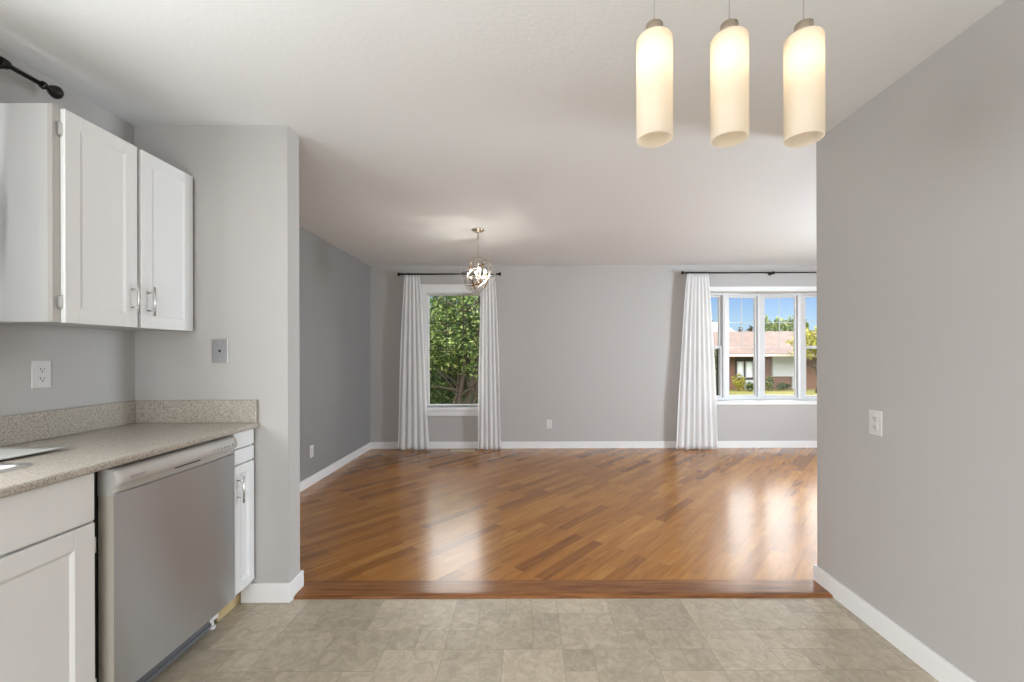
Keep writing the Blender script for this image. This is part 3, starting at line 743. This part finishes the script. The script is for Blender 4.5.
for k in range(4):
    a = math.radians(20+90*k); ex, ey = math.cos(a), math.sin(a); px, py = CX_+ex*.068, CY_+ey*.068
    mb = MB(); mb.tube([(CX_+ex*.012, CY_+ey*.012, CZ_-.025), (CX_+ex*.04, CY_+ey*.04, CZ_-.038), (px, py, CZ_-.03), (px, py, CZ_-.018)], .0035, 8)
    mb.lathe([(0, CZ_-.02), (.014, CZ_-.018), (.016, CZ_-.012), (.0085, CZ_-.012), (.0085, CZ_+.018), (0, CZ_+.018)], (px, py, 0), 14)
    ar = mb.build('candle_arm', 'satin_bronze', ch)
    mb = MB(); mb.lathe([(0, CZ_+.018), (.004, CZ_+.02), (.0062, CZ_+.028), (.0055, CZ_+.036), (.002, CZ_+.046), (0, CZ_+.048)], (px, py, 0), 14); mb.build('bulb', 'candle', ar)
for k in range(8):
    a = 2*PI*k/8; rr = .04 if k % 2 else .024; p = c+Vector((rr*math.cos(a), rr*math.sin(a), -.06-.012*(k % 2)))
    mb = MB(); mb.lathe([(0, -.016), (.007, -.006), (.0085, 0), (.006, .008), (0, .014)], p, 8, None, False); mb.build('crystal_drop', 'crystal', ch)

# ================================================================== OUTDOORS
GZ = -1.0
mb = MB(); mb.box(-60, 90, YB+.16, 120, GZ-.2, GZ); struct(mb.build('ground_lawn', 'lawn'))

def leaf_cloud(mb, pts, size, rnd):
    bm = mb.bm
    for p in pts:
        d = Vector((rnd.gauss(0, 1), rnd.gauss(0, 1), rnd.gauss(-.2, .8))).normalized(); e = d.cross(Vector((rnd.gauss(0, 1), rnd.gauss(0, 1), rnd.gauss(0, 1)))).normalized()
        s = size*rnd.uniform(.6, 1.35); nrm = d.cross(e)*s*.12
        v = [bm.verts.new(q) for q in (p-d*s, p+e*s*.42+nrm, p+d*s, p-e*s*.42+nrm)]
        bm.faces.new((v[0], v[1], v[2])); bm.faces.new((v[0], v[2], v[3]))
def blob(rnd, n, clumps):
    out = []
    for _ in range(n):
        cx, r = rnd.choice(clumps); q = Vector((rnd.gauss(0, 1), rnd.gauss(0, 1), rnd.gauss(0, 1))).normalized()*(rnd.random()**.45)
        out.append(cx+Vector((q.x*r[0], q.y*r[1], q.z*r[2])))
    return out
def tree(name, label, base, h, rad, zc, n, size, ma, stems=1, seed=1, group=None, cat='tree', sq=.8):
    rnd = random.Random(seed); x, y, z = base; t = thing(name, base, label, cat, group)
    mb = MB(); tips = []
    for s in range(stems):
        a = rnd.uniform(0, 2*PI); l = rad[0]*.55 if stems > 1 else rad[0]*.1
        top = Vector((x+l*math.cos(a), y+l*math.sin(a)*.7, z+zc+rad[2]*.35)); b0 = Vector((x+rnd.uniform(-.1, .1)*stems*.4, y, z))
        k = .035*h*(.5 if stems > 1 else .8)
        P = [b0.lerp(top, q/5)+Vector((rnd.uniform(-.06, .06), rnd.uniform(-.05, .05), 0))*h*.25*(0 < q) for q in range(6)]
        mb.tube(P, [k*(1-.15*q) for q in range(6)], 7)
        for q in range(2, 6):
            for _ in range(2):
                e = P[q]+Vector((rnd.uniform(-1, 1)*rad[0]*.7, rnd.uniform(-1, 1)*rad[1]*.6, rnd.uniform(.1, .6)*rad[2])); mb.tube([P[q], P[q].lerp(e, .5)+Vector((0, 0, .05)), e], [k*.4, k*.28, k*.1], 5); tips.append(e)
    mb.build('trunk', 'bark', t)
    cl = []
    for _ in range(26):
        q = Vector((rnd.gauss(0, 1), rnd.gauss(0, 1), rnd.gauss(0, 1))).normalized()*rnd.uniform(.35, .85)
        cl.append((Vector((x+q.x*rad[0], y+q.y*rad[1], z+zc+q.z*rad[2])), tuple(r*rnd.uniform(.25, .42) for r in rad)))
    mb = MB(); leaf_cloud(mb, blob(rnd, n, cl), size, rnd); mb.build('crown', ma, t, recalc=False)
    return t
# leafy tree right outside window 1, and darker growth behind it
tree('leafy_tree', 'bright green leafy tree filling the narrow window', (-1.65, 10.2, GZ), 3.9, (1.7, 1.0, 1.25), 2.75, 11000, .05, 'leaf', 5, 4, None)
tree('dark_tree', 'dark tree standing behind the bright leafy tree at the narrow window', (-2.3, 13.2, GZ), 5.0, (3.0, 1.2, 2.3), 1.9, 17000, .10, 'leaf_dark', 4, 8, None)
tree('dark_hedge', 'dark green hedge low behind the trees at the narrow window', (-2.6, 16.2, GZ), 2.4, (3.2, 1.1, 1.3), 1.2, 9000, .11, 'leaf_dark', 3, 15, None, 'hedge')
# house over the road
hy = 27.0
hs = thing('neighbour_house', (15, hy, GZ), 'low house with wide brown roof across the lawn outside the wide window', 'house')
mb = MB(); mb.box(4, 30, hy, hy+9, GZ-.05, 1.15); mb.build('wall', 'brick', hs)
mb = MB(); ev = 1.08
mb.prism([(hy-1.0, ev), (hy-1.0, ev+.16), (hy+4.5, 2.85), (hy+10, ev+.16), (hy+10, ev)], 'x', 3.2, 30.8); mb.build('roof', 'roof', hs)
mb = MB(); mb.box(3.2, 30.8, hy-1.05, hy-1.0, ev-.02, ev+.12); mb.build('fascia', 'fascia_white', hs)
def hx(px, k=.0628): return (px-526)*k
def hz(y, k=.0628): return CAMH-(y-353.6)*k
mb = MB(); mb.box(hx(735), hx(754), hy-.03, hy, hz(384), hz(357)); mb.build('recess_panel', 'recess_shade', hs)  # flat panel standing for the recess, its shade put into the dark colour
for a, b in ((736.5, 743), (745, 752)):
    mb = MB(); x0, x1, z0, z1 = hx(a), hx(b), hz(378), hz(362); w = .06; frame_boxes(mb, x0, x1, z0, z1, w, w, w, hy-.09, hy-.03); fw = mb.build('window', 'siding', hs)
    mb = MB(); mb.box(x0+w, x1-w, hy-.055, hy-.045, z0+w, z1-w); mb.build('pane', 'house_pane', fw)
mb = MB(); mb.box(hx(744), hx(753.5), hy-.25, hy-.03, GZ, hz(380.5)); mb.build('low_wall', 'siding', hs)
mb = MB(); mb.box(hx(771.5), hx(796), hy-.12, hy, hz(377), ev)
for k in range(8): mb.box(hx(771.5), hx(796), hy-.135, hy-.12, hz(377)+.03+k*.15, hz(377)+.15+k*.15)
mb.box(hx(791.5), hx(796), hy-.16, hy, GZ, hz(377)); mb.build('siding_panel', 'siding', hs)
# second, paler roof rising behind on the left
h2 = thing('distant_house', (11, 44, GZ), 'far pale pink roof rising behind the brown roof', 'house')
mb = MB(); mb.box(4, 20.5, 42, 50, GZ, 2.8); mb.build('wall', 'siding', h2)
mb = MB(); mb.prism([(41.2, 2.7), (46, 4.55), (51, 2.7)], 'x', 3.5, 21.0); mb.build('roof', 'roof_pale', h2)
# garden plants
def shrub(label, px, y0, wpx, top, seed, ma, Y=25.6, n=500):
    k = Y/430; x = (px-526)*k; zt = CAMH-(top-353.6)*k; h = zt-GZ; w = wpx*k/2
    tree('garden_shrub', label, (x, Y, GZ), h, (w, w*.8, h*.5), h*.5, n, .07, ma, 3, seed, 'shrubs in front of the brown-roofed house', 'shrub')
shrub('yellow-green shrub standing before the house windows', 739, 0, 13, 373, 21, 'leaf_yellow', 25.6, 700)
shrub('low green shrub beside the taller yellow-green shrub', 750, 0, 10, 382, 22, 'leaf', 25.4, 500)
shrub('small upright green shrub at the foot of the brick wall by the pale siding', 769.5, 0, 8, 375, 23, 'leaf', 25.6, 350)
shrub('low dark shrub along the brick wall below the pale siding', 783, 0, 14, 383, 24, 'leaf_dark', 26.2, 500)
shrub('green hedge seen past the first narrow pane of the wide window', 708, 0, 26, 340, 25, 'leaf', 20.0, 2600)
# leaning tree on the right of the view
tree('garden_tree', 'slender yellowing tree at the right edge of the wide window', (16.5, 24.3, GZ), 4.3, (1.75, 1.1, 1.1), 2.95, 2300, .12, 'leaf_yellow', 3, 31)

# trees beyond the roofs
for i, (px, top, w, ma, sd) in enumerate(((768, 317, 10, 'leaf_far', 41), (776, 318, 11, 'leaf_far', 42), (784, 319, 10, 'leaf_far', 43), (792, 315, 11, 'leaf_far', 44), (802, 316, 12, 'leaf_far', 45), (749.5, 325, 8, 'leaf_conifer', 46), (740.5, 326, 4, 'leaf_conifer', 47), (711, 316, 4, 'leaf_conifer', 48))):
    Y = 60+(9 if i % 2 else 0) if i < 5 else 62; k = Y/430; x = (px-526)*k; zt = CAMH-(top-353.6)*k; h = zt-GZ
    lb = ['pale green tree beyond the roof, above the join of the two middle panes', 'pale green tree beyond the roof, second of the row in the third pane', 'pale green tree beyond the roof, third of the row in the third pane', 'tallest pale green tree beyond the roof in the third pane',
          'pale green tree beyond the roof behind the window post', 'broad dark conifer above the roof in the second pane', 'thin dark conifer above the roof left of the broad one', 'thin dark treetop above the far pink roof in the first pane'][i]
    tree('distant_tree', lb, (x, Y, GZ), h, (w*k/2*1.05, w*k/2*.8, h*.34), h*.66, 900 if 'far' in ma else 420, .30, ma, 1, sd, 'trees beyond the roofs')
